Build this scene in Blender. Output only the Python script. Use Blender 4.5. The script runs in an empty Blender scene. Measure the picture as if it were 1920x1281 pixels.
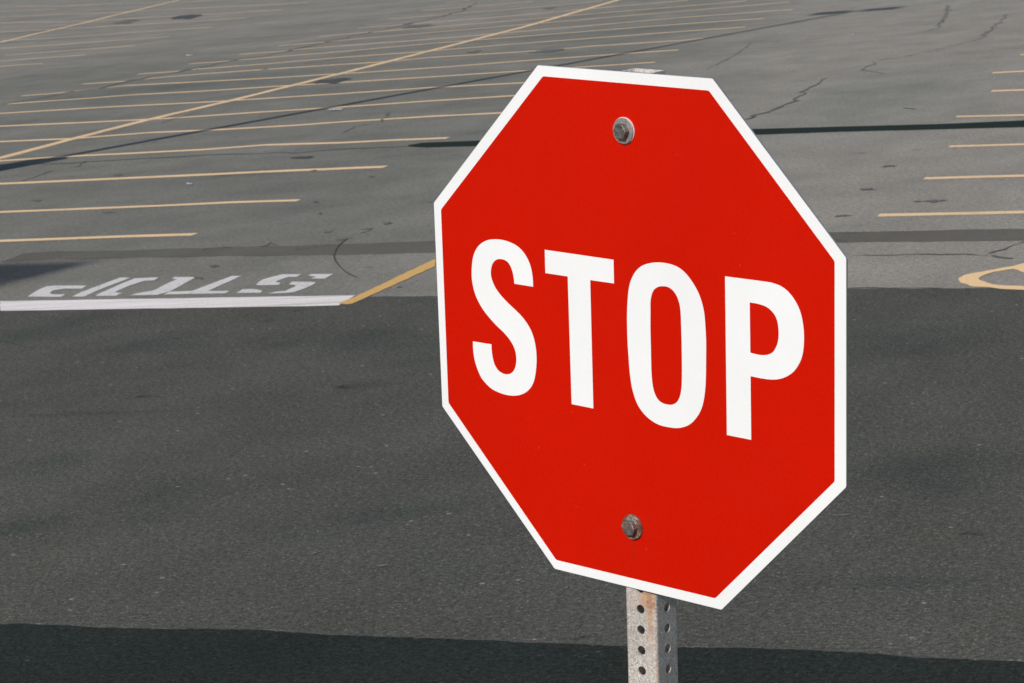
import bpy, bmesh, math, random
from mathutils import Matrix, Vector, noise
random.seed(7)
scene = bpy.context.scene
COL = scene.collection

# ---------------------------------------------------------------- camera
cam_d = bpy.data.cameras.new("camera")
cam = bpy.data.objects.new("camera", cam_d); COL.objects.link(cam)
cam.matrix_world = Matrix(((0.967405, 0.043567, 0.249459, 0.0),
                           (0.238792, 0.170989, -0.955898, 0.0),
                           (-0.0843, 0.984309, 0.155012, 2.22),
                           (0, 0, 0, 1)))
cam_d.sensor_width = 36.0
cam_d.lens = 5030.0 / 1920.0 * 36.0
cam_d.clip_start = 0.05
cam_d.clip_end = 3000.0
cam_d.dof.use_dof = True
cam_d.dof.focus_distance = 3.6
cam_d.dof.aperture_fstop = 45.0
scene.camera = cam

# ---------------------------------------------------------------- sun and sky
SUN_EL = math.radians(33.0)
SUN_AZ = math.radians(16.3)            # light travels this far round from +Y towards +X
world = bpy.data.worlds.new("World"); scene.world = world
world.use_nodes = True
wt = world.node_tree; wt.nodes.clear()
wo = wt.nodes.new("ShaderNodeOutputWorld"); wb = wt.nodes.new("ShaderNodeBackground")
sky = wt.nodes.new("ShaderNodeTexSky"); sky.sky_type = 'NISHITA'; sky.sun_disc = False
sky.sun_elevation = SUN_EL
sky.sun_rotation = SUN_AZ + math.pi     # the sun stands behind the camera, to the left
sky.air_density = 1.0; sky.dust_density = 1.5; sky.ozone_density = 1.0
wb.inputs['Strength'].default_value = 0.085
wt.links.new(sky.outputs[0], wb.inputs[0]); wt.links.new(wb.outputs[0], wo.inputs[0])
sun_d = bpy.data.lights.new("sun", 'SUN'); sun_d.energy = 3.5; sun_d.angle = math.radians(0.5)
sun_d.color = (1.0, 0.955, 0.90)
sun = bpy.data.objects.new("sun", sun_d); COL.objects.link(sun)
ldir = Vector((math.sin(SUN_AZ)*math.cos(SUN_EL), math.cos(SUN_AZ)*math.cos(SUN_EL), -math.sin(SUN_EL)))
sun.rotation_euler = ldir.to_track_quat('-Z', 'Y').to_euler()
sun.location = (-10, -10, 30)
scene.view_settings.view_transform = 'Standard'
scene.view_settings.look = 'None'
scene.view_settings.exposure = 0.0
scene.view_settings.gamma = 1.0
scene.view_settings.use_curve_mapping = False

# ---------------------------------------------------------------- surveyed shapes (metres, on the ground or on the sign face)
OUT=[[-0.1277,0.3047],[0.1283,0.3059],[0.3047,0.1259],[0.3028,-0.1276],[0.128,-0.3034],[-0.1266,-0.3039],[-0.3047,-0.1283],[-0.3047,0.1266]]
RED=[[-0.12,0.2922],[0.1228,0.2921],[0.2894,0.1207],[0.2873,-0.1236],[0.119,-0.2911],[-0.1235,-0.2918],[-0.2934,-0.1219],[-0.2926,0.1193]]
LS=[[-0.146,0.0413],[-0.1461,0.0507],[-0.148,0.0625],[-0.1521,0.0721],[-0.1591,0.0809],[-0.1686,0.0873],[-0.1804,0.091],[-0.1932,0.0925],[-0.2059,0.0919],[-0.2183,0.0892],[-0.2294,0.0833],[-0.2372,0.0752],[-0.2422,0.0651],[-0.2447,0.0525],[-0.2453,0.0412],[-0.2439,0.0311],[-0.2408,0.0212],[-0.2353,0.0116],[-0.2275,0.0023],[-0.2176,-0.0062],[-0.207,-0.0139],[-0.1965,-0.0203],[-0.1879,-0.027],[-0.1815,-0.0343],[-0.1778,-0.0424],[-0.1769,-0.0515],[-0.1783,-0.0588],[-0.1813,-0.065],[-0.1864,-0.0696],[-0.193,-0.0718],[-0.1995,-0.0717],[-0.2062,-0.0695],[-0.2117,-0.0645],[-0.2151,-0.0567],[-0.2168,-0.0467],[-0.217,-0.038],[-0.2475,-0.0384],[-0.2477,-0.0477],[-0.2464,-0.059],[-0.2428,-0.0699],[-0.237,-0.0805],[-0.2293,-0.0877],[-0.2192,-0.0935],[-0.207,-0.0965],[-0.1948,-0.0976],[-0.1825,-0.0967],[-0.1716,-0.0938],[-0.1619,-0.0887],[-0.1544,-0.0816],[-0.1492,-0.0727],[-0.146,-0.0604],[-0.1444,-0.048],[-0.1446,-0.0358],[-0.1468,-0.024],[-0.1511,-0.0134],[-0.1576,-0.0047],[-0.1663,0.0033],[-0.1762,0.0098],[-0.1872,0.0165],[-0.1971,0.0235],[-0.2062,0.0319],[-0.2117,0.041],[-0.2137,0.0493],[-0.2119,0.0583],[-0.2081,0.0642],[-0.2025,0.0679],[-0.1954,0.069],[-0.1882,0.068],[-0.1823,0.0637],[-0.1783,0.056],[-0.1763,0.0472],[-0.1758,0.0414]]
LT=[[-0.1256,0.088],[-0.0201,0.0878],[-0.0203,0.0601],[-0.0564,0.0598],[-0.0572,-0.0936],[-0.0908,-0.0934],[-0.0909,0.0601],[-0.1258,0.0601]]
LO=[[-0.0022,0.0133],[-0.0017,0.029],[-0.0002,0.0448],[0.0017,0.0563],[0.0052,0.0668],[0.0117,0.0769],[0.0206,0.0846],[0.0317,0.0893],[0.0464,0.0922],[0.0609,0.0924],[0.0741,0.0901],[0.0847,0.0847],[0.094,0.0762],[0.1021,0.0658],[0.1077,0.0541],[0.111,0.0412],[0.1123,0.0261],[0.1129,0.009],[0.1124,-0.0102],[0.1118,-0.0276],[0.1107,-0.0432],[0.108,-0.059],[0.1036,-0.0713],[0.0969,-0.0811],[0.0888,-0.0892],[0.079,-0.0946],[0.068,-0.0977],[0.0557,-0.0986],[0.0422,-0.098],[0.03,-0.0943],[0.019,-0.0877],[0.0099,-0.0776],[0.0036,-0.0627],[0.0004,-0.0454],[-0.001,-0.0278],[-0.0021,-0.0063]]
LOI=[[0.033,0.0333],[0.0334,0.045],[0.0356,0.054],[0.0394,0.0602],[0.0456,0.064],[0.0529,0.0655],[0.0602,0.0652],[0.0669,0.0621],[0.072,0.0564],[0.0756,0.0483],[0.0771,0.0389],[0.0775,0.0255],[0.0777,0.0062],[0.0776,-0.015],[0.0771,-0.0364],[0.076,-0.0502],[0.0733,-0.0603],[0.0688,-0.0672],[0.0626,-0.0709],[0.0564,-0.072],[0.0491,-0.0717],[0.0426,-0.0692],[0.0376,-0.0636],[0.0344,-0.0553],[0.0327,-0.0427],[0.0323,-0.0252],[0.0324,-0.0056],[0.0324,0.0138]]
LP=[[0.1413,0.0872],[0.1965,0.0877],[0.2078,0.0872],[0.219,0.0848],[0.229,0.0792],[0.2378,0.0701],[0.2437,0.0597],[0.2469,0.0481],[0.2483,0.0345],[0.2477,0.0214],[0.2456,0.0109],[0.2415,0.002],[0.2346,-0.0074],[0.2255,-0.0143],[0.2141,-0.0193],[0.2027,-0.0215],[0.1901,-0.022],[0.1747,-0.0217],[0.1743,-0.0947],[0.1402,-0.0945]]
LPI=[[0.175,0.0618],[0.1847,0.0617],[0.196,0.0603],[0.2039,0.0566],[0.21,0.0509],[0.2132,0.0429],[0.2142,0.0328],[0.2132,0.0233],[0.2101,0.0154],[0.2055,0.0095],[0.1993,0.0062],[0.1917,0.0045],[0.1837,0.0043],[0.1749,0.005]]
STALL=[[[-18.8,21.571],[-9.409,19.945],[-8.8,19.834],[-8.26,19.746],[-7.599,19.607]],[[-18.8,23.74],[-10.485,22.294],[-9.472,22.109],[-8.823,22.005],[-8.146,21.922],[-7.452,21.75]],[[-18.8,26.439],[-11.813,25.195],[-10.672,24.989],[-9.454,24.775],[-8.872,24.7],[-7.46,24.402]],[[-18.8,28.442],[-13.169,28.156],[-12.386,28.166],[-11.967,28.095],[-10.602,27.863],[-9.883,27.948],[-8.902,27.574],[-8.269,27.467],[-7.629,27.292]],[[-18.8,31.576],[-14.572,31.219],[-13.42,30.899],[-12.486,31.043],[-11.393,30.732],[-10.395,30.607],[-9.874,30.661],[-8.791,30.596],[-7.824,30.389],[-7.5,30.346]],[[-18.8,34.996],[-15.942,34.211],[-14.311,33.721],[-13.127,33.438],[-11.928,33.438],[-10.715,33.334],[-9.559,33.335],[-8.397,33.235],[-7.5,33.197]],[[-18.8,37.473],[-17.288,37.151],[-15.458,36.879],[-13.6,36.365],[-11.6,36.142],[-10.34,36.118],[-8.786,35.729],[-7.5,35.54]],[[-18.246,39.544],[-16.898,39.493],[-16.12,39.58],[-14.636,39.185],[-13.564,39.107],[-12.465,38.889],[-11.064,38.698],[-9.38,38.535],[-7.524,38.377]],[[-18.952,41.631],[-18.078,41.681]],[[-18.117,41.93],[-17.45,42.487],[-15.833,42.008],[-14.601,41.609],[-13.342,41.391],[-12.825,41.262],[-11.47,41.15],[-10.271,41.284],[-8.83,41.282],[-7.694,41.207]],[[-18.858,44.026],[-17.882,43.898]],[[-17.776,44.286],[-16.837,44.55],[-15.7,44.506]],[[-15.575,44.515],[-14.179,44.334],[-13.486,44.175],[-12.621,44.485],[-10.544,44.073],[-9.772,44.33],[-8.141,44.048],[-7.815,44.238]],[[-18.691,46.227],[-17.69,46.091]],[[-17.794,46.45],[-16.287,46.491],[-14.967,46.838],[-13.404,46.787],[-11.701,47.142],[-9.572,47.147],[-8.715,47.222],[-7.575,47.099]],[[-18.663,48.779],[-17.697,48.698]],[[-17.659,48.805],[-16.739,49.053],[-15.707,49.186],[-14.339,49.726],[-12.381,49.928],[-9.254,50.196],[-7.654,49.89]],[[-18.544,51.348],[-17.481,51.192]],[[-17.524,51.555],[-16.523,51.779],[-14.624,51.663],[-12.366,52.294],[-9.772,53.059],[-7.538,52.931]],[[-18.644,54.077],[-17.597,54.141]],[[-17.537,54.249],[-17.343,54.385],[-15.937,54.933],[-13.734,55.469],[-10.352,56.265],[-8.157,56.799]],[[-18.812,57.342],[-18.346,57.568],[-15.235,57.963],[-10.835,58.934],[-9.446,59.206]],[[-18.895,60.652],[-15.986,60.856],[-11.828,62.312],[-11.316,62.291]],[[-19.486,65.222],[-15.859,65.699],[-14.247,66.481]],[[-19.99,69.977],[-16.956,70.298]],[[-20.833,75.527],[-20.178,75.78]],[[-25.069,54.14],[-24.063,54.137]],[[-26.423,57.097],[-24.299,57.062]],[[-27.829,60.475],[-26.591,60.523],[-24.408,60.32]],[[-30.361,65.697],[-27.821,65.07],[-25.227,64.736]],[[-33.255,72.015],[-30.89,70.782],[-28.467,70.376],[-25.821,69.628]],[[-37.61,81.525],[-33.936,79.079],[-30.273,77.05],[-26.943,75.558]],[[-43.282,93.911],[-38.143,88.013],[-33.122,84.361],[-27.772,81.197]],[[-47.966,104.138],[-43.69,100.367],[-40.051,96.541],[-36.738,94.184],[-29.059,87.825]],[[-53.202,115.571],[-48.437,111.16]],[[-57.118,126.034],[-51.454,118.31],[-42.61,108.086],[-38.107,103.07]],[[-2.128,18.399],[-1.559,18.235],[-1.126,18.129],[3.4,16.909]],[[-2.014,20.582],[-1.25,20.362],[3.4,19.023]],[[-2.023,22.998],[-1.385,22.786],[3.4,21.196]],[[-2.197,25.918],[-1.542,25.619],[3.4,23.363]],[[-2.058,28.8],[-1.711,28.653],[3.4,26.488]],[[-2.227,31.502],[-1.864,31.416],[3.4,30.169]],[[-2.075,34.393],[-2.029,34.384],[3.4,33.322]]]
CENTRE=[[[-13.42,27.846],[-13.348,28.546],[-13.42,30.899],[-13.451,33.433],[-13.318,36.326],[-13.266,41.435],[-13.297,49.68],[-13.335,54.399],[-13.81,66.357],[-13.845,68.941]],[[-32.589,70.561],[-34.065,76.491],[-35.663,83.585],[-37.531,90.93],[-41.984,109.436]]]
YEL=[[-5.004,17.314],[-4.897,16.926],[-4.993,15.388],[-5.024,15.366],[-5.102,15.42],[-5.067,15.672]]
STOPL=[[-7.745,16.311],[-5.792,15.894],[-5.201,15.766],[-5.086,15.741],[-5.068,15.334],[-5.939,15.513],[-7.532,15.846]]
LETT=[[[[-7.617,16.466],[-7.68,16.797],[-7.688,16.95],[-7.611,16.955],[-7.359,16.874],[-7.332,16.728],[-7.485,16.776],[-7.54,16.723],[-7.508,16.595],[-7.451,16.519],[-7.351,16.488],[-7.332,16.367]],[[-7.244,16.352],[-7.263,16.577],[-7.25,17.206],[-7.158,17.175],[-7.164,16.663],[-7.146,16.321]]],[[[-7.078,16.375],[-7.092,16.581],[-7.106,16.852],[-7.11,17.128],[-6.928,17.117],[-6.899,16.966],[-6.974,16.96],[-6.998,16.728],[-6.985,16.46],[-6.912,16.409],[-6.902,16.28],[-7.043,16.324]],[[-6.8,16.271],[-6.777,16.366],[-6.71,16.46],[-6.727,16.7],[-6.736,16.973],[-6.781,16.988],[-6.799,17.086],[-6.616,17.012],[-6.592,16.745],[-6.56,16.413],[-6.589,16.223]]],[[[-6.549,16.227],[-6.556,16.354],[-6.388,16.33],[-6.345,16.983],[-6.269,16.957],[-6.262,16.29],[-6.09,16.236],[-6.085,16.134]]],[[[-6.005,16.125],[-6.021,16.288],[-5.929,16.259],[-5.843,16.159],[-5.826,16.07]],[[-5.755,16.02],[-5.726,16.094],[-5.666,16.103],[-5.67,16.329],[-5.742,16.41],[-5.765,16.534],[-5.594,16.46],[-5.559,16.379],[-5.557,16.208],[-5.585,16.022],[-5.635,16.01]],[[-5.997,16.493],[-6.03,16.709],[-6.002,16.819],[-5.964,16.927],[-5.82,16.879],[-5.807,16.754],[-5.875,16.777],[-5.89,16.575],[-5.832,16.497],[-5.814,16.405],[-5.955,16.438]],[[-5.739,16.791],[-5.735,16.862],[-5.567,16.805],[-5.56,16.595],[-5.668,16.631],[-5.659,16.717]]]]
LOOP=[[-0.809,15.818],[-0.99,15.679],[-1.045,15.607],[-1.147,15.483],[-1.247,15.395],[-1.313,15.32],[-1.319,15.131],[-1.295,15.006],[-1.216,14.865],[-1.099,14.76],[-1.028,14.692],[-0.933,14.64],[-0.754,14.552],[-0.759,14.687],[-0.94,14.777],[-1.036,14.83],[-1.116,14.911],[-1.18,15.038],[-1.206,15.165],[-1.202,15.259],[-1.141,15.383],[-1.075,15.458],[-1.033,15.469],[-1.001,15.409],[-0.971,15.325],[-0.767,14.857],[-0.785,15.261],[-0.936,15.499]]
BAND=[[-8.761,18.531],[-8.773,18.997],[-8.501,18.984],[-7.906,18.819],[-7.107,18.691],[-6.312,18.502],[-5.291,18.333],[-3.712,17.932],[-2.349,17.599],[-1.927,17.507],[-1.513,17.39],[-1.078,17.263],[-0.152,17.058],[-0.15,16.511],[-1.047,16.696],[-1.708,16.906],[-2.201,17.048],[-3.598,17.356],[-5.104,17.662],[-6.114,17.902],[-6.903,18.137],[-7.702,18.317],[-8.278,18.47],[-8.746,18.497]]
TAR=[[-7.901,26.706],[-7.812,26.899],[-7.131,26.725],[-4.156,25.989],[-3.143,25.582],[-2.305,25.228],[-1.511,25.054],[-0.175,24.747],[-0.173,24.124],[-1.472,24.354],[-2.257,24.675],[-3.076,25.01],[-4.027,25.317],[-6.956,26.048],[-7.576,26.265],[-7.854,26.541]]
CRACK=[[0.055,[[-12.927,27.628],[-12.498,27.389],[-11.652,27.188],[-10.648,27.161],[-9.949,26.919],[-9.093,26.688],[-8.619,26.677],[-7.835,26.476]]],[0.11,[[-18.253,39.256],[-18.137,41.088],[-18.09,41.799],[-17.804,42.334],[-17.882,43.898],[-17.883,44.994],[-17.69,46.091],[-17.697,48.698],[-17.451,51.003],[-17.611,53.637],[-17.606,55.218],[-17.639,57.707],[-17.674,60.412],[-17.998,65.916],[-19.132,72.983]]],[0.045,[[-4.446,27.154],[-4.291,28.275],[-4.222,29.421],[-4.306,31.247],[-4.301,32.532]]],[0.022,[[-6.339,35.915],[-6.407,38.587],[-6.637,41.834],[-5.982,41.365],[-5.365,41.708]]],[0.04,[[-3.962,33.522],[-3.962,35.108]]],[0.018,[[-3.962,33.522],[-3.575,32.558]]],[0.022,[[-3.974,35.217],[-3.678,35.519],[-3.407,36.374],[-3.134,37.389],[-2.847,38.456]]],[0.04,[[-2.847,38.456],[-2.863,42.116],[-2.857,44.666]]],[0.05,[[-3.865,41.015],[-3.781,42.841],[-4.222,49.723]]],[0.013,[[-6.049,18.775],[-6.076,18.757],[-6.049,18.515],[-5.964,18.118],[-5.875,17.787],[-5.768,17.486],[-5.643,17.187],[-5.513,16.896],[-5.401,16.689],[-5.331,16.572]]],[0.018,[[-6.072,19.052],[-6.035,19.25]]],[0.02,[[-11.645,25.348],[-11.684,25.906],[-11.746,26.395],[-11.579,26.72],[-11.764,27.306]]],[0.02,[[-2.1,16.403],[-1.863,16.339],[-1.664,16.289],[-1.366,16.179],[-1.2,16.073]]],[0.025,[[-1.213,16.168],[-1.151,16.284],[-1.045,16.671]]],[0.02,[[-1.2,16.073],[-1.078,15.871]]],[0.02,[[-9.325,28.919],[-9.415,29.614],[-9.268,30.311],[-9.565,31.65]]],[0.02,[[-12.931,32.546],[-13.024,33.365],[-13.045,34.33]]],[0.02,[[-1.936,15.031],[-1.719,14.969],[-1.414,14.884]]],[0.03,[[-2.706,27.104],[-2.84,27.387]]],[0.006,[[-3.068,7.923],[-3.031,8.053]]],[0.01,[[-6.942,14.558],[-6.573,14.192]]],[0.014,[[-7.131,18.529],[-7.082,18.625],[-6.96,18.636]]],[0.02,[[-6.682,18.558],[-6.666,18.754],[-6.563,18.599]]]]
SPOT=[[[-31.249,81.865],[0.797,-0.57],[-0.979,2.585]],[[-33.267,81.748],[0.641,-0.447],[-1.047,2.593]],[[-12.812,39.501],[0.382,-0.123],[-0.236,0.74]],[[-16.994,58.935],[0.477,-0.264],[-0.277,0.971]],[[-10.405,43.795],[0.361,-0.142],[-0.124,0.53]],[[-12.073,45.4],[0.151,-0.061],[-0.124,0.477]],[[-15.066,64.059],[0.188,-0.119],[-0.174,0.751]],[[-8.833,26.009],[0.133,-0.02],[-0.063,0.193]],[[-10.49,23.135],[0.051,-0.005],[-0.046,0.104]],[[-10.589,25.376],[0.043,-0.006],[-0.05,0.124]],[[-9.183,21.677],[0.052,-0.004],[-0.037,0.092]],[[-6.7,17.584],[0.036,-0.001],[-0.033,0.089]],[[-6.022,19.587],[0.044,-0.002],[-0.027,0.091]],[[-6.567,16.96],[0.027,-0.001],[-0.026,0.069]],[[-2.385,18.482],[0.06,-0.003],[-0.007,0.062]],[[-2.38,20.03],[0.048,-0.004],[-0.011,0.09]],[[-1.809,19.037],[0.083,-0.004],[-0.01,0.115]],[[-2.381,21.648],[0.069,-0.006],[-0.009,0.085]],[[-7.344,23.527],[0.032,-0.004],[-0.032,0.104]],[[-7.238,21.537],[0.029,-0.003],[-0.029,0.088]],[[-6.884,20.588],[0.028,-0.002],[-0.026,0.08]],[[-6.121,18.716],[0.029,-0.001],[-0.016,0.05]],[[-6.398,19.245],[0.034,-0.001],[-0.017,0.053]],[[-6.085,19.301],[0.039,-0.002],[-0.016,0.053]],[[-1.564,14.605],[0.012,0.0],[-0.002,0.023]],[[-4.881,16.014],[0.017,0.0],[-0.011,0.037]],[[-8.641,26.744],[0.056,-0.008],[-0.042,0.135]],[[-8.196,24.477],[0.028,-0.004],[-0.028,0.085]],[[-4.589,11.204],[0.016,0.001],[-0.007,0.019]],[[-5.959,14.638],[0.02,0.001],[-0.017,0.042]],[[-5.606,13.749],[0.015,0.001],[-0.011,0.028]],[[-4.678,13.675],[0.015,0.0],[-0.009,0.027]],[[-5.015,10.719],[0.013,0.001],[-0.01,0.023]],[[-2.846,8.845],[0.027,0.003],[-0.007,0.023]],[[-3.175,9.061],[0.018,0.001],[-0.008,0.024]],[[-2.854,8.975],[0.015,0.002],[-0.005,0.016]],[[-2.502,8.769],[0.009,0.001],[-0.004,0.015]],[[-2.631,8.342],[0.026,0.003],[-0.003,0.011]],[[-2.56,9.142],[0.027,0.003],[-0.003,0.011]],[[-1.024,8.904],[0.014,0.002],[-0.002,0.011]],[[-1.136,7.972],[0.01,0.001],[-0.001,0.012]],[[-1.153,8.843],[0.007,0.001],[-0.002,0.011]],[[-0.81,7.875],[0.006,0.0],[-0.001,0.009]],[[-0.715,7.987],[0.008,0.001],[-0.001,0.009]],[[-1.288,9.432],[0.042,0.005],[-0.002,0.017]],[[-3.545,8.211],[0.023,0.002],[-0.005,0.013]],[[-3.502,8.201],[0.018,0.002],[-0.006,0.014]],[[-4.442,9.471],[0.017,0.002],[-0.006,0.014]]]
STAIN=[[[-5.84,14.099],0.322,0.567],[[-4.786,14.008],0.203,0.349],[[-6.74,14.884],0.429,0.568],[[-5.335,12.046],0.601,0.072],[[-4.119,10.113],0.317,0.426],[[-4.988,10.857],0.326,0.305],[[-9.109,24.593],0.371,0.409],[[-4.617,13.965],0.66,0.385],[[-1.421,13.149],0.398,0.665],[[-1.028,10.168],0.306,0.503],[[-3.147,9.713],0.311,0.286],[[-4.535,9.605],0.168,0.24],[[-0.965,8.482],0.342,0.138],[[-4.009,12.566],0.148,0.155],[[-11.034,49.83],2.598,2.848],[[-15.932,40.248],2.513,2.437],[[-3.274,29.159],1.207,5.36]]
SEAM=[[-9.065,16.58],[-7.739,16.298],[-6.371,15.995],[-5.09,15.689],[-4.502,15.55],[-3.19,15.286],[-1.934,15.01],[-0.938,14.731],[0.129,14.427]]
EDGE=[[-4.893,8.293],[-4.009,8.154],[-3.804,8.134],[-3.507,8.07],[-3.041,8.028],[-2.758,7.949],[-2.237,7.857],[-1.738,7.759],[-1.37,7.722],[-1.042,7.665],[-0.879,7.601],[-0.538,7.541],[0.164,7.425]]
SCRAP=[[-10.613,32.712],[-17.523,46.198],[-20.005,52.362],[-9.223,23.794],[-5.065,41.76]]


# ---------------------------------------------------------------- material helpers
class NT:
    def __init__(s, name):
        s.m = bpy.data.materials.new(name); s.m.use_nodes = True
        s.t = s.m.node_tree; s.t.nodes.clear()
        s.out = s.t.nodes.new("ShaderNodeOutputMaterial")
        s.b = s.t.nodes.new("ShaderNodeBsdfPrincipled")
        s.t.links.new(s.b.outputs[0], s.out.inputs[0])
        s.tc = s.t.nodes.new("ShaderNodeTexCoord")
        s.pos = s.tc.outputs['Object']
    def set(s, inp, v):
        if hasattr(v, 'links') or isinstance(v, bpy.types.NodeSocket): s.t.links.new(v, inp)
        else: inp.default_value = v
    def p(s, name, v): s.set(s.b.inputs[name], v)
    def math(s, op, a, b=None, c=None, clamp=False):
        n = s.t.nodes.new("ShaderNodeMath"); n.operation = op; n.use_clamp = clamp
        s.set(n.inputs[0], a)
        if b is not None: s.set(n.inputs[1], b)
        if c is not None: s.set(n.inputs[2], c)
        return n.outputs[0]
    def vm(s, op, a, b=None, scale=None):
        n = s.t.nodes.new("ShaderNodeVectorMath"); n.operation = op
        s.set(n.inputs[0], a)
        if b is not None: s.set(n.inputs[1], b)
        if scale is not None: s.set(n.inputs['Scale'], scale)
        return n.outputs['Value'] if op in ('LENGTH', 'DOT_PRODUCT') else n.outputs[0]
    def noise(s, scale, detail=3, rough=0.55, vec=None, stretch=None, dist=0.0, off=None):
        v = vec if vec is not None else s.pos
        if stretch: v = s.vm('MULTIPLY', v, stretch)
        if off: v = s.vm('ADD', v, off)
        n = s.t.nodes.new("ShaderNodeTexNoise"); s.t.links.new(v, n.inputs['Vector'])
        n.inputs['Scale'].default_value = scale; n.inputs['Detail'].default_value = detail
        n.inputs['Roughness'].default_value = rough; n.inputs['Distortion'].default_value = dist
        return n
    def voro(s, scale, vec=None, feature='F1', rnd=1.0):
        n = s.t.nodes.new("ShaderNodeTexVoronoi"); n.feature = feature
        s.t.links.new(vec if vec is not None else s.pos, n.inputs['Vector'])
        n.inputs['Scale'].default_value = scale; n.inputs['Randomness'].default_value = rnd
        return n
    def mr(s, v, a, b, c=0.0, d=1.0, smooth=True):
        n = s.t.nodes.new("ShaderNodeMapRange")
        n.interpolation_type = 'SMOOTHSTEP' if smooth else 'LINEAR'
        s.set(n.inputs[0], v)
        for i, x in enumerate((a, b, c, d)): n.inputs[i+1].default_value = x
        return n.outputs[0]
    def mix(s, f, a, b, mode='MIX'):
        n = s.t.nodes.new("ShaderNodeMix"); n.data_type = 'RGBA'; n.blend_type = mode
        s.set(n.inputs[0], f)
        for i, v in ((6, a), (7, b)):
            if isinstance(v, (tuple, list)): v = tuple(v)[:3] + (1.0,)
            s.set(n.inputs[i], v)
        return n.outputs[2]
    def bump(s, h, strength, dist):
        n = s.t.nodes.new("ShaderNodeBump"); n.inputs['Strength'].default_value = strength
        n.inputs['Distance'].default_value = dist; s.t.links.new(h, n.inputs['Height'])
        s.t.links.new(n.outputs[0], s.b.inputs['Normal'])
    def sep(s, v):
        n = s.t.nodes.new("ShaderNodeSeparateXYZ"); s.t.links.new(v, n.inputs[0]); return n.outputs

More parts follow.
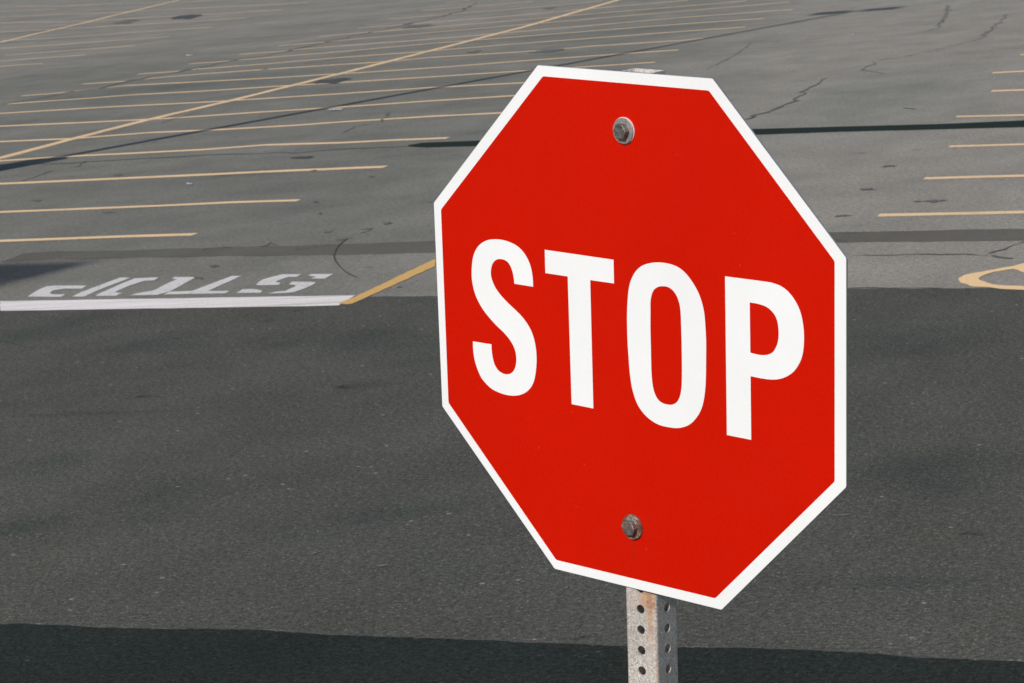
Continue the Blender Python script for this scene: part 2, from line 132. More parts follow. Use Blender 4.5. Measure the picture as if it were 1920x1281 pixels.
def asphalt(name, base, light, grain=0.5, specks=0.5, mottle=0.16, stains=None, pits=0.6, tint=(0.86, 1.0, 1.03), scale=1.0, lane=None, hair=0.0):
    n = NT(name)
    big = n.noise(0.22, 4, 0.6).outputs[0]
    mid = n.noise(1.3, 5, 0.65, stretch=(1.0, 0.55, 1.0)).outputs[0]
    fine = n.noise(150.0*scale, 2, 0.6).outputs[0]
    agg = n.noise(46.0*scale, 3, 0.7).outputs[0]
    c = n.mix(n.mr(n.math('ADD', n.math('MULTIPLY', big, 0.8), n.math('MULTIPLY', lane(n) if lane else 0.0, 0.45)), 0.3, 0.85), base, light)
    f = n.mr(mid, 0.25, 0.75, 1.0-mottle, 1.0+mottle, False)
    f = n.math('MULTIPLY', f, n.mr(agg, 0.3, 0.7, 1.0-grain*0.45, 1.0+grain*0.45, False))
    f = n.math('MULTIPLY', f, n.mr(fine, 0.3, 0.7, 1.0-grain*0.6, 1.0+grain*0.6, False))
    cc = n.vm('SCALE', c, scale=f)
    f = n.math('MULTIPLY', f, n.mr(n.noise(0.7, 4, 0.6, stretch=(1.0, 0.22, 1.0), off=(9, 2, 0)).outputs[0], 0.3, 0.7, 1.0-mottle*0.6, 1.0+mottle*0.6, False))
    # hairline cracks, only here and there
    if hair:
        wv0 = n.vm('ADD', n.pos, n.vm('SCALE', n.noise(1.5, 4, 0.7).outputs['Color'], scale=0.9))
        hv = n.voro(0.34, vec=wv0, feature='DISTANCE_TO_EDGE')
        hk = n.math('MULTIPLY', n.mr(hv.outputs['Distance'], 0.004, 0.011, 1, 0), n.mr(n.noise(0.8, 3, 0.7, off=(50, 0, 0)).outputs[0], 0.50, 0.62))
        f = n.math('MULTIPLY', f, n.mr(hk, 0, 1, 1.0, 1.0-hair, False))

    # cool dark worn tracks, warm dusty spots
    pt = n.mr(n.noise(0.9, 4, 0.6, off=(31, 7, 0)).outputs[0], 0.52, 0.72)
    cc = n.mix(n.math('MULTIPLY', pt, 0.30), cc, n.vm('MULTIPLY', cc, tuple(x*0.72 for x in tint)))
    wm = n.mr(n.noise(2.1, 3, 0.6, off=(3, 77, 0)).outputs[0], 0.5, 0.75)
    cc = n.mix(n.math('MULTIPLY', wm, 0.35), cc, n.vm('MULTIPLY', cc, (1.10, 1.02, 0.94)))
    # pale stones showing in the surface
    v = n.voro(62.0*scale)
    cs = n.sep(v.outputs['Color'])
    sp = n.math('MULTIPLY', n.mr(v.outputs['Distance'], 0.20, 0.42, 1, 0), n.mr(cs[0], 0.80, 0.97))
    cc = n.mix(n.math('MULTIPLY', sp, specks), cc, (0.34, 0.31, 0.27))
    v3 = n.voro(17.0)
    c3 = n.sep(v3.outputs['Color'])
    s3 = n.math('MULTIPLY', n.mr(v3.outputs['Distance'], 0.10, 0.20, 1, 0), n.mr(c3[0], 0.955, 0.97))
    cc = n.mix(n.math('MULTIPLY', s3, min(1, specks*1.3)), cc, (0.42, 0.38, 0.33))
    # small holes where stones have been lost
    wv = n.vm('MULTIPLY', n.vm('ADD', n.pos, n.vm('SCALE', n.noise(6.0, 2).outputs['Color'], scale=0.30)), (0.75, 1.0, 1.0))
    v2 = n.voro(2.6, vec=wv)
    c2 = n.sep(v2.outputs['Color'])
    pi = n.math('MULTIPLY', n.mr(v2.outputs['Distance'], 0.06, 0.17, 1, 0), n.mr(c2[1], 0.55, 0.9))
    pi = n.math('MULTIPLY', pi, n.mr(n.noise(22, 2).outputs[0], 0.40, 0.6))
    cc = n.mix(n.math('MULTIPLY', pi, pits), cc, (0.035, 0.037, 0.036))
    if stains:
        tot = None
        for (x, y), a, b, st in stains:
            w = n.vm('ADD', n.pos, n.vm('SCALE', n.vm('SUBTRACT', n.noise(1.7, 3).outputs['Color'], (0.5, 0.5, 0.5)), scale=min(a, b, .6)*3.0))
            d = n.vm('LENGTH', n.vm('MULTIPLY', n.vm('SUBTRACT', w, (x, y, 0)), (1/a, 1/b, 0)))
            k = n.math('MULTIPLY', n.mr(d, 0.15, 1.25, 1, 0), st)
            tot = k if tot is None else n.math('MAXIMUM', tot, k)
        cc = n.mix(tot, cc, n.vm('MULTIPLY', cc, (0.62, 0.72, 0.72)))
    n.p('Base Color', cc); n.p('Roughness', 1.0); n.p('Specular IOR Level', 0.06)
    n.bump(n.math('ADD', agg, n.math('MULTIPLY', fine, 0.5)), 0.35, 0.004)
    return n.m

def paint(name, col, under=(0.17, 0.165, 0.15), wear=0.3, coarse=0.35, streak=0.0):
    n = NT(name)
    a = n.noise(3.0, 5, 0.7).outputs[0]; b = n.noise(38.0, 3, 0.7).outputs[0]
    fine = n.noise(140.0, 2, 0.6).outputs[0]
    m = n.math('ADD', n.math('MULTIPLY', a, coarse), n.math('MULTIPLY', b, 1-coarse))
    k = n.mr(m, 0.50, 0.66, 0, wear)
    if streak:
        sk = n.noise(1.0, 4, 0.75, stretch=(0.5, 26.0, 1.0)).outputs[0]
        k = n.math('MAXIMUM', k, n.mr(sk, 0.47, 0.60, 0, streak))
    c = n.mix(k, col, under)
    c = n.vm('SCALE', c, scale=n.mr(fine, 0.3, 0.7, 0.88, 1.12, False))
    n.p('Base Color', c); n.p('Roughness', 0.95); n.p('Specular IOR Level', 0.08)
    n.bump(b, 0.2, 0.002)
    return n.m

def plain(name, col, rough=0.6, var=0.15, scale=30.0, metal=0.0):
    n = NT(name)
    f = n.mr(n.noise(scale, 4, 0.6).outputs[0], 0.3, 0.7, 1-var, 1+var, False)
    n.p('Base Color', n.vm('SCALE', n.mix(0.0, col, col), scale=f))
    n.p('Roughness', rough); n.p('Metallic', metal)
    return n.m

# ---------------------------------------------------------------- object helpers
def obj(name, bm, mat, parent=None, smooth=False):
    me = bpy.data.meshes.new(name); bm.to_mesh(me); bm.free()
    me.materials.append(mat)
    if smooth:
        for p in me.polygons: p.use_smooth = True
    o = bpy.data.objects.new(name, me); COL.objects.link(o)
    if parent is not None: o.parent = parent
    return o
def tag(o, label, cat, group=None):
    o['label'] = label; o['category'] = cat
    if group: o['group'] = group
    return o
def fill(loops, z=0.0, depth=0.0, T=None):
    """flat shape with holes; with depth it gets real thickness"""
    bm = bmesh.new(); edges = []
    for lp in loops:
        vs = [bm.verts.new((x, y, z)) for x, y in lp]
        edges += [bm.edges.new((vs[i], vs[(i+1) % len(vs)])) for i in range(len(vs))]
    bmesh.ops.triangle_fill(bm, use_beauty=True, use_dissolve=False, edges=edges)
    for f in bm.faces:
        if f.normal.z < 0: f.normal_flip()
    if depth:
        r = bmesh.ops.extrude_face_region(bm, geom=list(bm.faces))
        top = [g for g in r['geom'] if isinstance(g, bmesh.types.BMVert)]
        for v in top: v.co.z += depth
        bmesh.ops.recalc_face_normals(bm, faces=bm.faces)
    if T: bmesh.ops.transform(bm, matrix=T, verts=bm.verts)
    return bm
def smooth_loop(pts, corner=38, sub=5):
    n = len(pts); out = []
    P = [Vector((a, b)) for a, b in pts]
    ang = []
    for i in range(n):
        a = P[i]-P[i-1]; b = P[(i+1) % n]-P[i]
        ang.append(math.degrees(abs(a.angle_signed(b))) > corner)
    for i in range(n):
        p1, p2 = P[i], P[(i+1) % n]
        p0 = P[i-1] if not ang[i] else p1*2-p2
        p3 = P[(i+2) % n] if not ang[(i+1) % n] else p2*2-p1
        if ang[i] and ang[(i+1) % n]:
            out.append(tuple(p1)); continue
        for k in range(sub):
            t = k/sub
            q = 0.5*((2*p1)+(p2-p0)*t+(2*p0-5*p1+4*p2-p3)*t*t+(3*p1-p0-3*p2+p3)*t*t*t)
            out.append(tuple(q))
    return out
def rough_loop(pts, step=0.15, amp=0.012, freq=9.0, seed=0.0):
    out = []
    n = len(pts)
    for i in range(n):
        a = Vector(pts[i]); b = Vector(pts[(i+1) % n]); L = (b-a).length
        k = max(1, min(400, int(L/step)))
        nn = Vector((-(b-a).y, (b-a).x))/max(L, 1e-6)
        for j in range(k):
            q = a.lerp(b, j/k)
            d = noise.noise(Vector((q.x*freq, q.y*freq, seed)))*amp + noise.noise(Vector((q.x*freq*4, q.y*freq*4, seed+5)))*amp*0.5
            out.append((q.x+nn.x*d, q.y+nn.y*d))
    return out
def strip(pts, width, z, across=None, step=0.35, amp=0.006, taper=None, seed=0.0):
    """painted line or crack that follows pts; across = fixed direction of its width"""
    P = [Vector(p) for p in pts]; Q = [P[0]]
    for a, b in zip(P, P[1:]):
        k = max(1, int((b-a).length/step))
        for j in range(1, k+1): Q.append(a.lerp(b, j/k))
    bm = bmesh.new(); prev = None; n = len(Q)
    for i, q in enumerate(Q):
        t = (Q[min(i+1, n-1)]-Q[max(i-1, 0)]).normalized()
        w = Vector(across) if across else Vector((-t.y, t.x))
        h1 = width/2 + noise.noise(Vector((q.x*3, q.y*3, seed)))*amp
        h2 = width/2 + noise.noise(Vector((q.x*3, q.y*3, seed+9)))*amp
        if taper:
            k = taper(i/(n-1)); h1 *= k; h2 *= k
        v = (bm.verts.new((q.x+w.x*h1, q.y+w.y*h1, z)), bm.verts.new((q.x-w.x*h2, q.y-w.y*h2, z)))
        if prev: 
            f = bm.faces.new((prev[0], prev[1], v[1], v[0]))
        prev = v
    bmesh.ops.recalc_face_normals(bm, faces=bm.faces)
    for f in bm.faces:
        f.normal_update()
        if f.normal.z < 0: f.normal_flip()
    return bm

# ---------------------------------------------------------------- setting: lot, road, dark strip
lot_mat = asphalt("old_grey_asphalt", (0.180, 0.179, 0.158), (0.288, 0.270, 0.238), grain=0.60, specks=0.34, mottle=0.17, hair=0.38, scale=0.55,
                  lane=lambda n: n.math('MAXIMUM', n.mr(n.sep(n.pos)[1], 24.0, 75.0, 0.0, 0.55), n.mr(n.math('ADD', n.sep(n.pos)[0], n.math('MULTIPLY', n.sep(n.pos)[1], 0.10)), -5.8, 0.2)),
                  stains=[(c, a, b, 0.5) for c, a, b in STAIN if c[1] > 17], pits=0.75)
road_mat = asphalt("road_asphalt", (0.089, 0.0895, 0.079), (0.114, 0.1105, 0.097), grain=0.95, specks=0.50, mottle=0.17, hair=0.2,
                   stains=[(c, a, b, 0.55) for c, a, b in STAIN if c[1] <= 17], pits=1.0)
dark_mat = asphalt("dark_strip_asphalt", (0.0250, 0.0305, 0.0278), (0.0305, 0.0365, 0.0333), grain=0.85, specks=0.10, mottle=0.15, pits=0.5)  # asphalt recipe in a much darker colour, for the near strip

bm = bmesh.new()
vs = [bm.verts.new((x, y, 0)) for x, y in ((-900, -300), (700, -300), (700, 1500), (-900, 1500))]
bm.faces.new(vs)
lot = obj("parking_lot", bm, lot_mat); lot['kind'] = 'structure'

seam = [(-80, SEAM[0][1]+ (80+SEAM[0][0])*0.215)] + SEAM + [(80, SEAM[-1][1]-(80-SEAM[-1][0])*0.24)]
top = []
for a, b in zip(seam, seam[1:]):
    L = math.dist(a, b); k = max(1, int(min(L, 30)/0.12))
    for j in range(k):
        x = a[0]+(b[0]-a[0])*j/k; y = a[1]+(b[1]-a[1])*j/k
        top.append((x, y + 0.022*noise.noise(Vector((x*2.5, 0, 1))) + 0.02*noise.noise(Vector((x*14, 0, 3)))))
top.append(seam[-1])
road = obj("road", fill([top + [(80, -60), (-80, -60)]], z=0.0015), road_mat); road['kind'] = 'structure'

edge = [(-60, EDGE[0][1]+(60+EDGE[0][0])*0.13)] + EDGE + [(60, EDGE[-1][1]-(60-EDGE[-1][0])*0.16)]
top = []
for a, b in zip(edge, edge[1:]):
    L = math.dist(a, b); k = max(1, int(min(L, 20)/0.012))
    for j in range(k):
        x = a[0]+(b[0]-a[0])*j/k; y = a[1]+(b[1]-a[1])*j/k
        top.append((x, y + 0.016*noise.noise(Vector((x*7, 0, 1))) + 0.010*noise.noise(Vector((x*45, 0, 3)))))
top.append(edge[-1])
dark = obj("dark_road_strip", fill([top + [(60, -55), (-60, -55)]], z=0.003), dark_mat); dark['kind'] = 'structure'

# ---------------------------------------------------------------- what is painted and worn on the lot
yel_far = paint("faded_yellow_paint", (0.86, 0.61, 0.36), wear=0.45)
yel_near = paint("ochre_yellow_paint", (0.70, 0.43, 0.16), under=(0.2, 0.15, 0.1), wear=0.25)
yel_loop = paint("peach_yellow_paint", (0.90, 0.62, 0.34), wear=0.3)
white_bar = paint("white_road_paint", (0.88, 0.82, 0.80), wear=0.25, streak=0.38)
white_let = paint("worn_white_road_paint", (0.68, 0.66, 0.64), wear=0.55)
patch_mat = asphalt("brown_patch_asphalt", (0.132, 0.126, 0.110), (0.148, 0.140, 0.122), grain=0.35, specks=0.2, mottle=0.15, pits=0.4)
tar_mat = asphalt("black_tar", (0.020, 0.030, 0.026), (0.024, 0.034, 0.030), grain=0.15, specks=0.02, mottle=0.06, pits=0.2)
crack_mat = plain("crack_dark_grit", (0.055, 0.055, 0.052), 0.95, 0.3)  # dark grey grit, the darkest of the crack colours
crack_mat2 = plain("filled_crack", (0.11, 0.11, 0.10), 1.0, 0.3)
crack_faint = plain("faint_crack", (0.165, 0.16, 0.145), 1.0, 0.3)
spot_dark = plain("oil_spot", (0.050, 0.056, 0.053), 1.0, 0.3)
spot_mat = plain("worn_hollow", (0.118, 0.118, 0.108), 1.0, 0.3)

obj("asphalt_patch", fill([rough_loop(BAND, 0.1, 0.05, 3.0)], z=0.001), patch_mat, lot)
obj("tar_strip", fill([rough_loop(TAR, 0.12, 0.03, 2.0)], z=0.001), tar_mat, lot)
for i, g in enumerate(STALL):
    far = g[0][1] > 60
    obj("parking_line", strip(g, 0.15 if g[0][1] < 26 else 0.19, 0.0020, across=(0.02, 1.0), amp=0.02, seed=i), yel_far, lot)
for i, g in enumerate(CENTRE):
    # painted twice, the two coats slightly apart
    o = obj("centre_line", strip([(x-0.03, y) for x, y in g], 0.11, 0.0032, across=(1, 0), amp=0.02, seed=50+i), yel_far, lot)
    obj("second_coat", strip([(x+0.055, y) for x, y in g], 0.055, 0.0026, across=(1, 0), amp=0.03, seed=60+i), yel_far, o)
obj("stop_line", fill([rough_loop(STOPL, 0.08, 0.009, 6.0)], z=0.0026), white_bar, lot)
obj("edge_line", fill([rough_loop(YEL, 0.05, 0.008, 8.0)], z=0.0034), yel_near, lot)
obj("painted_arrow", fill([rough_loop(LOOP, 0.04, 0.025, 7.0)], z=0.0026), yel_loop, lot)
for pieces in LETT:
    bmm = bmesh.new()
    for pc in pieces:
        b = fill([rough_loop(smooth_loop(pc, 45, 4), 0.05, 0.003, 9.0)], z=0.0024)
        me = bpy.data.meshes.new("t"); b.to_mesh(me); b.free(); bmm.from_mesh(me); bpy.data.meshes.remove(me)
    obj("painted_letter", bmm, white_let, lot)
for i, (w, g) in enumerate(CRACK):
    r = random.Random(i)
    pts = [g[0]]
    for a, b in zip(g, g[1:]):
        L = math.dist(a, b); k = max(2, min(40, int(L/max(0.12, w*5))))
        for j in range(1, k+1):
            q = (a[0]+(b[0]-a[0])*j/k, a[1]+(b[1]-a[1])*j/k)
            s = w*1.0 if i != 9 else 0.001
            pts.append((q[0]+r.uniform(-s, s), q[1]+r.uniform(-s, s)*1.6))
    obj("crack", strip(pts, w*0.8, 0.0040, amp=w*(1.5 if i != 9 else 0.3), step=0.6, seed=i), crack_mat if i in (9, 19, 20) else crack_faint if 3 <= i <= 8 else crack_mat2, lot)
for i, (c, r1, r2) in enumerate(SPOT):
    big = i < 7; rr = random.Random(100+i); bmm = bmesh.new()
    parts = [(0, 0, 1.0)] if not big else [(0, 0, 0.8), (-0.55, -0.5, 0.4), (0.5, 0.5, 0.45), (0.1, -0.8, 0.3)]
    if not big: parts += [(rr.uniform(-1.3, 1.3), rr.uniform(-1, 1), rr.uniform(.2, .5)) for _ in range(2)]
    for ox, oy, sc in parts:
        lp = []
        for k in range(26):
            t = k/26*2*math.pi; sn = math.sin(t)
            q = 1+0.8*noise.noise(Vector((math.cos(t)*1.7+i*7+ox, sn*1.7, 2)))+0.5*noise.noise(Vector((math.cos(t)*6+i*7, sn*6, 2+oy)))
            sc_ = sc*(1.0 if big else 0.8)
            a = ox+sc_*math.cos(t)*q; b = oy+sc*math.copysign(abs(sn)**1.7, sn)*q*0.8
            lp.append((c[0]+r1[0]*a+r2[0]*b, c[1]+r1[1]*a+r2[1]*b))
        b_ = fill([lp], z=0.0038+0.0003*sc); me = bpy.data.meshes.new("t"); b_.to_mesh(me); b_.free(); bmm.from_mesh(me); bpy.data.meshes.remove(me)
    obj("dark_spot", bmm, spot_dark if i in (0, 2, 7) else spot_mat, lot)
# pale loose grit along the edge of the dark strip
gr = NT("pale_edge_grit"); ga = gr.noise(70.0, 3, 0.7).outputs[0]; gb = gr.noise(5.0, 3, 0.7).outputs[0]
gr.p('Base Color', gr.mix(gr.mr(gr.math('MULTIPLY', ga, gb), 0.27, 0.42), (0.088, 0.088, 0.080), (0.30, 0.25, 0.22))); gr.p('Roughness', 1.0); gr.p('Specular IOR Level', 0.05)
obj("edge_grit", strip([(x, y+0.004) for x, y in top[1:-1] if -5.5 < x < 1.0], 0.018, 0.0024, amp=0.02, step=0.5), gr.m, dark)

# ---------------------------------------------------------------- scraps of paper lying on the lot
paper = plain("white_paper", (0.75, 0.76, 0.80), 0.7, 0.08)
SCR = [("white scrap of paper lying between two yellow parking lines, largest scrap on the lot", 0.085),
       ("small pale scrap of litter beside the long crack in the lot", 0.05),
       ("tiny pale scrap on the bare lane behind the long crack", 0.06),
       ("tiny white scrap below the second full yellow parking line at left", 0.035),
       ("tiny pale scrap on the open asphalt near the lamp shadow", 0.05)]
for i, ((x, y), (lab, s)) in enumerate(zip(SCRAP, SCR)):
    bm = bmesh.new(); n = 6; grid = []
    for a in range(n+1):
        row = []
        for b in range(n+1):
            px = (a/n-.5)*2*s; py = (b/n-.5)*1.5*s
            row.append(bm.verts.new((px+random.uniform(-.1, .1)*s, py+random.uniform(-.1, .1)*s, 0.006+0.5*s*abs(noise.noise(Vector((px*22+i*5, py*22, 0)))))))
        grid.append(row)
    for a in range(n):
        for b in range(n): bm.faces.new((grid[a][b], grid[a+1][b], grid[a+1][b+1], grid[a][b+1]))
    r = bmesh.ops.solidify(bm, geom=bm.faces[:], thickness=0.0008)
    o = obj("paper_scrap", bm, paper); o.location = (x, y, 0.004); o.rotation_euler = (0, 0, random.uniform(0, 3))
    tag(o, lab, "litter", "scraps of litter on the parking lot")

# ---------------------------------------------------------------- the stop sign
SR = ((0.873113, 0.066009, -0.483028), (-0.479696, -0.060442, -0.875351), (-0.086976, 0.995987, -0.021108))
R0 = Matrix(SR)
right, up, nor = R0.col[0], R0.col[1], R0.col[2]
centre = Vector((-0.63698, 2.97214, 1.73749))
HB = (centre.z-0.008)/up.z
base = centre - up*HB
sign = bpy.data.objects.new("stop_sign", None); COL.objects.link(sign)
M = Matrix.Identity(4)
for i in range(3):
    M[i][0] = right[i]; M[i][1] = -nor[i]; M[i][2] = up[i]; M[i][3] = base[i]
sign.matrix_world = M
tag(sign, "red octagonal stop sign with white letters on a perforated galvanised post", "stop sign")
# face coordinates (x right, y up, z towards the viewer) -> post coordinates
F = Matrix(((1, 0, 0, 0), (0, 0, -1, 0), (0, 1, 0, HB), (0, 0, 0, 1)))

def sheeting(name, col, rough, col2=None, weave=0.045):
    n = NT(name)
    f = n.mr(n.noise(3.5, 4, 0.6).outputs[0], 0.3, 0.7, 0.955, 1.035, False)
    g = n.mr(n.noise(260.0, 2, 0.5).outputs[0], 0.3, 0.7, 1-weave, 1+weave, False)
    st = n.mr(n.noise(7.0, 3, 0.5, stretch=(6.0, 1.0, 0.25)).outputs[0], 0.55, 0.75, 0.0, 0.10)
    c = n.vm('SCALE', n.mix(st, col, col2 or tuple(x*0.9 for x in col)), scale=n.math('MULTIPLY', f, g))
    # faint dust specks and scuffs
    v = n.voro(55.0); cs = n.sep(v.outputs['Color'])
    sp = n.math('MULTIPLY', n.mr(v.outputs['Distance'], 0.04, 0.09, 1, 0), n.mr(cs[0], 0.90, 0.93))
    c = n.mix(n.math('MULTIPLY', sp, 0.10), c, (0.4, 0.25, 0.2))
    sc = n.mr(n.noise(30.0, 3, 0.6, stretch=(1.0, 1.0, 7.0), off=(4, 4, 9)).outputs[0], 0.70, 0.78, 0, 0.16)
    c = n.mix(sc, c, (0.45, 0.30, 0.25))
    # grime that ran down from the lower bolt
    px_, py_, pz_ = n.sep(n.pos)[:3]
    run = n.math('MULTIPLY', n.mr(n.math('ABSOLUTE', n.math('ADD', px_, n.math('MULTIPLY', n.math('SUBTRACT', n.noise(25.0, 2).outputs[0], 0.5), 0.006))), 0.001, 0.0035, 1, 0), n.mr(pz_, HB-0.29, HB-0.243, 0, 0.2))
    run = n.math('MULTIPLY', run, n.mr(pz_, HB-0.243, HB-0.241, 1, 0))
    c = n.mix(run, c, (0.22, 0.02, 0.008))
    n.p('Base Color', c)
    n.p('Roughness', n.mr(n.noise(9.0, 4, 0.6).outputs[0], 0.3, 0.7, rough-.05, rough+.08, False))
    n.p('Specular IOR Level', 0.07)
    n.bump(n.noise(7.0, 2).outputs[0], 0.2, 0.002)
    return n.m
white_face = sheeting("white_reflective_sheeting", (0.765, 0.785, 0.800), 0.45, None, 0.008)
red_face = sheeting("red_reflective_sheeting", (0.515, 0.0068, 0.0002), 0.5, (0.46, 0.0050, 0.0002))
alu = plain("aluminium_plate", (0.55, 0.56, 0.56), 0.45, 0.12, 60, 0.8)

def chamfer(pts, r=0.0016):
    out = []; P = [Vector(p) for p in pts]; n = len(P)
    for i in range(n):
        a = (P[i-1]-P[i]).normalized(); b = (P[(i+1) % n]-P[i]).normalized()
        s, e, c = P[i]+a*r, P[i]+b*r, P[i]
        for t in (0, .33, .67, 1):
            out.append(tuple(s*(1-t)**2+c*2*t*(1-t)+e*t*t))
    return out
plate = obj("sign_plate", fill([chamfer(OUT)], z=-0.0022, depth=0.0020, T=F), alu, sign)
def inset(pts, k): return [(x*k, y*k) for x, y in pts]
wf = obj("white_border", fill([chamfer(inset(OUT, 0.9985))], z=-0.0002, depth=0.0002, T=F), white_face, plate)
obj("red_field", fill([chamfer(RED, 0.0022)], z=0.0, depth=0.0002, T=F), red_face, plate)
for loops in ([smooth_loop(LS, 50)], [LT], [smooth_loop(LO), smooth_loop(LOI)], [smooth_loop(LP, 30), smooth_loop(LPI, 30)]):
    obj("letter", fill(loops, z=0.0002, depth=0.0002, T=F), white_face, plate)

# --- perforated square post
def post_mesh(W, t, pitch, ztop, zbot, z_hole, rad):
    bm = bmesh.new(); cr = 0.004; flat = W/2-cr
    k0 = math.ceil((zbot-z_hole)/pitch); k1 = math.floor((ztop-z_hole)/pitch)
    rows = []; z = zbot
    for k in range(k0, k1+1):
        zc = z_hole+k*pitch; rows.append((zc-pitch/2, zc+pitch/2, zc))
    rows[0] = (zbot, rows[0][1], rows[0][2] if rows[0][2]-rad > zbot+0.001 else None)
    rows[-1] = (rows[-1][0], ztop, rows[-1][2] if rows[-1][2]+rad < ztop-0.001 else None)
    NS = 24
    def ring(zc, r):
        return [(r*math.sin(2*math.pi*i/NS), zc+r*math.cos(2*math.pi*i/NS)) for i in range(NS)]
    def square(z0, z1, zc, w):
        out = []
        for i in range(NS):
            a = 2*math.pi*i/NS; dx, dz = math.sin(a), math.cos(a)
            h = (z1-zc) if dz > 0 else (zc-z0)
            s = min(w/abs(dx) if abs(dx) > 1e-6 else 1e9, h/abs(dz) if abs(dz) > 1e-6 else 1e9)
            out.append((dx*s, zc+dz*s))
        # snap nearest samples to the true corners
        for cx_, cz_ in ((-w, z0), (w, z0), (w, z1), (-w, z1)):
            j = min(range(NS), key=lambda q: (out[q][0]-cx_)**2+(out[q][1]-cz_)**2); out[j] = (cx_, cz_)
        return out
    for side in range(4):
        a = side*math.pi/2; ca, sa = math.cos(a), math.sin(a)
        def P3(u, z, d):               # u along the face, d out of it
            x, y = u, -d
            return (x*ca-y*sa, x*sa+y*ca, z)
        for (z0, z1, zc) in rows:
            for d, wv in ((W/2, flat), (W/2-t, flat)):
                if zc is None:
                    bm.faces.new([bm.verts.new(P3(u, z, d)) for u, z in ((-wv, z0), (wv, z0), (wv, z1), (-wv, z1))])
                    continue
                c = [bm.verts.new(P3(u, z, d)) for u, z in ring(zc, rad)]
                s = [bm.verts.new(P3(u, z, d)) for u, z in square(z0, z1, zc, wv)]
                for i in range(NS): bm.faces.new((c[i], c[(i+1) % NS], s[(i+1) % NS], s[i]))
            if zc is not None:
                c1 = [bm.verts.new(P3(u, z, W/2)) for u, z in ring(zc, rad)]
                c2 = [bm.verts.new(P3(u, z, W/2-t)) for u, z in ring(zc, rad)]
                for i in range(NS): bm.faces.new((c1[i], c1[(i+1) % NS], c2[(i+1) % NS], c2[i]))
        # rounded corner to the next face, outside and inside
        for d in (W/2, W/2-t):
            rr = d-flat
            prev = None
            for i in range(6):
                b = i/5*math.pi/2
                u = flat+rr*math.sin(b); dd = flat+rr*math.cos(b)
                v = (bm.verts.new(P3(u, zbot, dd)), bm.verts.new(P3(u, ztop, dd)))
                if prev: bm.faces.new((prev[0], v[0], v[1], prev[1]))
                prev = v
        # rim at the top and the foot
        for zz in (ztop, zbot):
            prev = None
            for i in range(-1, 6):
                if i < 0: uo, do, ui, di = -flat, W/2, -flat, W/2-t
                else:
                    b = i/5*math.pi/2
                    uo, do = flat+(W/2-flat)*math.sin(b), flat+(W/2-flat)*math.cos(b)
                    ui, di = flat+(W/2-t-flat)*math.sin(b), flat+(W/2-t-flat)*math.cos(b)
                v = (bm.verts.new(P3(uo, zz, do)), bm.verts.new(P3(ui, zz, di)))
                if prev: bm.faces.new((prev[0], v[0], v[1], prev[1]))
                prev = v
    bmesh.ops.remove_doubles(bm, verts=bm.verts, dist=0.00005)
    bmesh.ops.recalc_face_normals(bm, faces=bm.faces)
    return bm

def galvanised(name):
    n = NT(name)
    x, y, z = n.sep(n.pos)[:3]
    sp = n.voro(650.0); spc = n.sep(sp.outputs['Color'])
    n1 = n.noise(420.0, 3, 0.6).outputs[0]; n2 = n.noise(24.0, 4, 0.6).outputs[0]
    val = n.math('MULTIPLY', n.mr(spc[0], 0, 1, 0.72, 1.22, False), n.mr(n1, 0.3, 0.7, 0.80, 1.18, False))
    val = n.math('MULTIPLY', val, n.mr(n2, 0.3, 0.7, 0.88, 1.1, False))
    c = n.vm('SCALE', n.mix(0.0, (0.80, 0.755, 0.71), (0, 0, 0)), scale=val)
    # rust: a band just under the sign, streaks that run down from it, brown along the front corners
    zt = HB-0.317
    below = n.math('SUBTRACT', zt, z)
    dpt = n.noise(60.0, 4, 0.7, stretch=(1, 1, 0.16)).outputs[0]
    front = n.mr(y, -0.0216, -0.0210, 1, 0)
    rightside = n.mr(x, 0.000, 0.0165, 0, 1)
    band = n.math('MULTIPLY', n.mr(n.math('SUBTRACT', n.math('MULTIPLY', dpt, 0.028), below), -0.006, 0.006), n.mr(x, -0.006, 0.006, 0.25, 1))
    strk = n.math('MULTIPLY', n.mr(n.math('ABSOLUTE', n.math('SUBTRACT', x, 0.0135)), 0.0015, 0.0085, 1, 0), n.mr(below, 0.015, 0.085, 0.95, 0.10))
    strk = n.math('MULTIPLY', strk, n.mr(dpt, 0.28, 0.5, 0.35, 1))
    ed = n.math('MULTIPLY', n.mr(n.math('ABSOLUTE', x), 0.0175, 0.0205), n.mr(n2, 0.3, 0.6, 0.25, 0.65))
    r = n.math('MAXIMUM', n.math('MAXIMUM', band, strk), ed)
    r = n.math('MULTIPLY', r, front)
    rc = n.mix(n.mr(n.noise(90.0, 4, 0.7).outputs[0], 0.35, 0.65), (0.24, 0.075, 0.025), (0.46, 0.27, 0.13))
    c = n.mix(n.math('MULTIPLY', r, 0.85), c, rc)
    n.p('Base Color', c)
    n.p('Metallic', n.math('MULTIPLY', n.math('SUBTRACT', 1.0, r), 0.60))
    n.p('Roughness', n.mr(spc[1], 0, 1, 0.42, 0.62, False))
    n.bump(n1, 0.25, 0.0006)
    return n.m
galv = galvanised("galvanised_steel")
W = 0.0445
PZ0, PZ1 = 0.0, HB+0.3022
post = obj("post", post_mesh(W, 0.0022, 0.0255, PZ1, PZ0, HB-0.3290, 0.0056), galv, sign)
post.location = (0.0024, 0.0036+W/2, 0)
post.rotation_euler = (0, 0, math.radians(4.0))

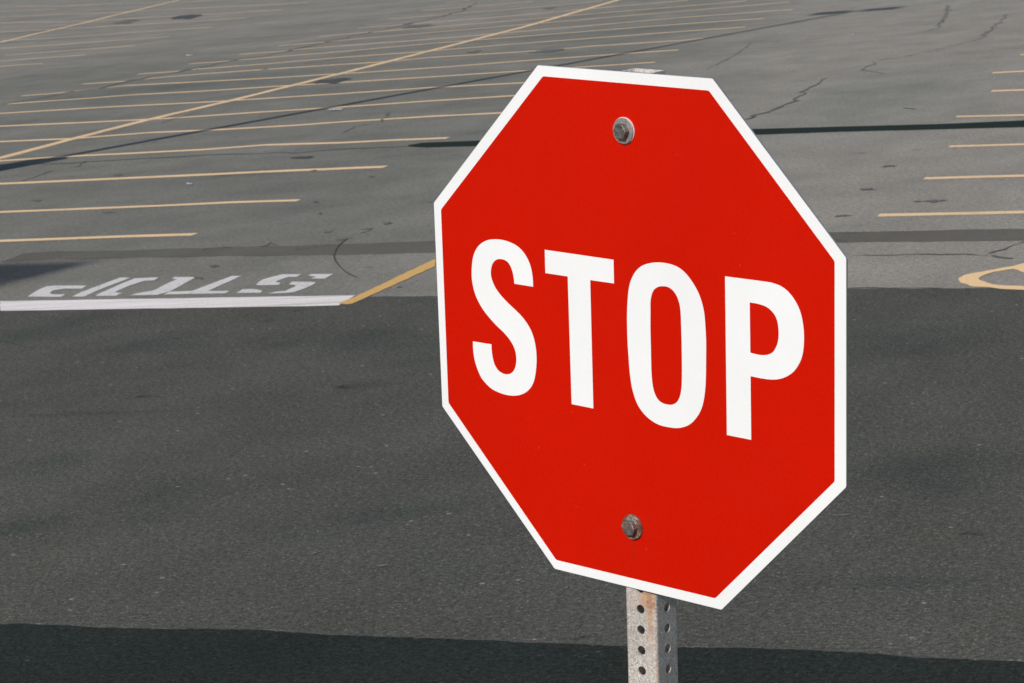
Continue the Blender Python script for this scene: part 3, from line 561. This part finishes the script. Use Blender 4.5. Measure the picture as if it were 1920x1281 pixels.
# --- bolts
def hexbolt(head_mat, wash_mat, pos, rot, back=None):
    T = F @ Matrix.Translation((pos[0], pos[1], 0.0004))
    def cyl(r, z0, z1, n=40, bev=0.0):
        bm = bmesh.new()
        prof = [(r, z0), (r, z1-bev), (r-bev, z1)] if bev else [(r, z0), (r, z1)]
        rings = [[bm.verts.new((a*math.cos(2*math.pi*i/n), a*math.sin(2*math.pi*i/n), z)) for i in range(n)] for a, z in prof]
        for p, q in zip(rings, rings[1:]):
            for i in range(n): bm.faces.new((p[i], p[(i+1) % n], q[(i+1) % n], q[i]))
        bm.faces.new(rings[-1]); bm.faces.new(rings[0][::-1])
        return bm
    bm = bmesh.new()
    def ringv(r, z, n=6, ph=rot, fl=None):
        return [bm.verts.new((r*math.cos(ph+2*math.pi*i/n), r*math.sin(ph+2*math.pi*i/n), z)) for i in range(n)]
    a = ringv(0.0098, 0.0030); b = ringv(0.0098, 0.0084); c = ringv(0.0086, 0.0094)
    for p, q in ((a, b), (b, c)):
        for i in range(6): bm.faces.new((p[i], p[(i+1) % 6], q[(i+1) % 6], q[i]))
    bm.faces.new(c)
    bmesh.ops.bevel(bm, geom=[e for e in bm.edges], offset=0.0003, segments=1, affect='EDGES')
    bmesh.ops.transform(bm, matrix=T, verts=bm.verts)
    bolt = obj("bolt", bm, head_mat, sign)
    w = cyl(0.0148, 0.0012, 0.0030, bev=0.0004); bmesh.ops.transform(w, matrix=T, verts=w.verts)
    obj("washer", w, wash_mat, bolt)
    w = cyl(0.0154, 0.0, 0.0012); bmesh.ops.transform(w, matrix=T, verts=w.verts)
    obj("backing_washer", w, back or nylon, bolt)
    s = cyl(0.0045, -0.056, -0.0024, 20); bmesh.ops.transform(s, matrix=T, verts=s.verts)
    obj("shank", s, head_mat, bolt)
    nb = bmesh.new()
    r6 = [[nb.verts.new((0.0085*math.cos(i*math.pi/3), 0.0085*math.sin(i*math.pi/3), z)) for i in range(6)] for z in (-0.056, -0.0485)]
    for i in range(6): nb.faces.new((r6[0][i], r6[0][(i+1) % 6], r6[1][(i+1) % 6], r6[1][i]))
    nb.faces.new(r6[1]); nb.faces.new(r6[0][::-1])
    for v in nb.verts: v.co.z -= 0.0005
    bmesh.ops.transform(nb, matrix=T, verts=nb.verts)
    obj("nut", nb, head_mat, bolt)
    return bolt
def metal(name, c0, c1, rust, metal_=0.75):
    n = NT(name)
    a = n.noise(260.0, 4, 0.65).outputs[0]
    c = n.mix(n.mr(a, 0.35, 0.65), c0, c1)
    k = n.mr(n.noise(95.0, 4, 0.7).outputs[0], 0.62-rust*0.4, 0.72-rust*0.35)
    c = n.mix(k, c, (0.13, 0.045, 0.022))
    n.p('Base Color', c); n.p('Metallic', n.math('MULTIPLY', n.math('SUBTRACT', 1.0, k), metal_))
    n.p('Roughness', n.mr(a, 0.3, 0.7, 0.32, 0.55, False))
    n.bump(a, 0.3, 0.0004)
    return n.m
nylon = plain("pale_nylon", (0.80, 0.66, 0.64), 0.4, 0.1)
zinc = metal("zinc_head", (0.14, 0.13, 0.12), (0.26, 0.25, 0.24), 0.12, 0.7)
zincw = metal("zinc_washer", (0.27, 0.27, 0.265), (0.36, 0.36, 0.355), 0.0, 0.5)
rusty = metal("rusty_head", (0.15, 0.15, 0.16), (0.26, 0.27, 0.28), 0.40, 0.7)
rustyw = metal("rusty_washer", (0.24, 0.20, 0.17), (0.42, 0.39, 0.35), 0.50, 0.5)
hexbolt(zinc, zincw, (0.001, 0.2385), 0.02)
b = hexbolt(rusty, rustyw, (-0.0012, -0.2279), 0.08, back=metal('dark_backing', (0.16, 0.12, 0.10), (0.24, 0.2, 0.18), 0.3, 0.5)); b['label'] = "rusty lower bolt"

# ---------------------------------------------------------------- lamp posts outside the frame whose shadows cross the lot
steel = plain("painted_steel", (0.20, 0.21, 0.21), 0.5, 0.1, 5.0, 0.3)
conc = plain("concrete", (0.42, 0.41, 0.38), 0.9, 0.15, 8.0)
glass = plain("lamp_lens", (0.55, 0.56, 0.55), 0.25, 0.05, 10.0)
def tube(bm, a, b, r0, r1, n=20):
    a, b = Vector(a), Vector(b); t = (b-a).normalized()
    s = t.orthogonal().normalized(); u = t.cross(s)
    R = [[bm.verts.new(c+s*r*math.cos(2*math.pi*i/n)+u*r*math.sin(2*math.pi*i/n)) for i in range(n)] for c, r in ((a, r0), (b, r1))]
    for i in range(n): bm.faces.new((R[0][i], R[0][(i+1) % n], R[1][(i+1) % n], R[1][i]))
    bm.faces.new(R[1]); bm.faces.new(R[0][::-1])
def box(bm, c, d, rot=0.0, bev=0.02):
    r = bmesh.ops.create_cube(bm, size=1.0)
    bmesh.ops.scale(bm, vec=d, verts=r['verts'])
    bmesh.ops.rotate(bm, matrix=Matrix.Rotation(rot, 3, 'Z'), verts=r['verts'], cent=(0, 0, 0))
    bmesh.ops.translate(bm, vec=c, verts=r['verts'])
    if bev: bmesh.ops.bevel(bm, geom=list({e for v in r['verts'] for e in v.link_edges}), offset=bev, segments=2, affect='EDGES')
def lamp(x, y, H, rot, label, arm=0.17, hs=1.0):
    e = bpy.data.objects.new("lamp_post", None); COL.objects.link(e); e.location = (x, y, 0.0); e.rotation_euler = (0, 0, rot)
    tag(e, label, "lamp post", "tall lamp posts of the parking lot")
    bm = bmesh.new(); tube(bm, (0, 0, 0), (0, 0, 0.75), 0.30, 0.30, 32); obj("footing", bm, conc, e)
    bm = bmesh.new(); box(bm, (0, 0, 0.765), (0.36, 0.36, 0.03), bev=0.004); obj("base_plate", bm, steel, e)
    bm = bmesh.new(); tube(bm, (0, 0, 0.78), (0, 0, H), 0.115, 0.075, 24); obj("pole", bm, steel, e)
    for s in (-1, 1):
        bm = bmesh.new(); tube(bm, (s*0.05, 0, H-0.12), (s*arm, 0, H-0.05), 0.03, 0.03, 12); obj("arm", bm, steel, e)
        bm = bmesh.new(); box(bm, (s*(arm+0.30), 0, H-0.04), (0.66*hs, 0.80*hs, 0.20), bev=0.03); h = obj("lamp_head", bm, steel, e)
        bm = bmesh.new(); box(bm, (s*(arm+0.30), 0, H-0.1430), (0.5, 0.6, 0.005), bev=0); obj("lens", bm, glass, h)
    return e
lt = math.tan(SUN_EL)
def base_for(tip, dist): return (tip[0]-dist*math.sin(SUN_AZ), tip[1]-dist*math.cos(SUN_AZ)), dist*lt
(p1, h1) = base_for((-5.97, 50.25), 24.5)
lamp(p1[0], p1[1], h1, math.radians(2), "tall twin lamp post beyond the left edge, its long shadow crossing the parking lines")
(p2, h2) = base_for((-8.50, 17.40), 23.0)
lamp(p2[0], p2[1], h2, math.radians(78), "tall twin lamp post left of the camera whose blurred shadow reaches the painted road letters", arm=0.22, hs=1.15)
print("lamps", p1, h1, p2, h2)
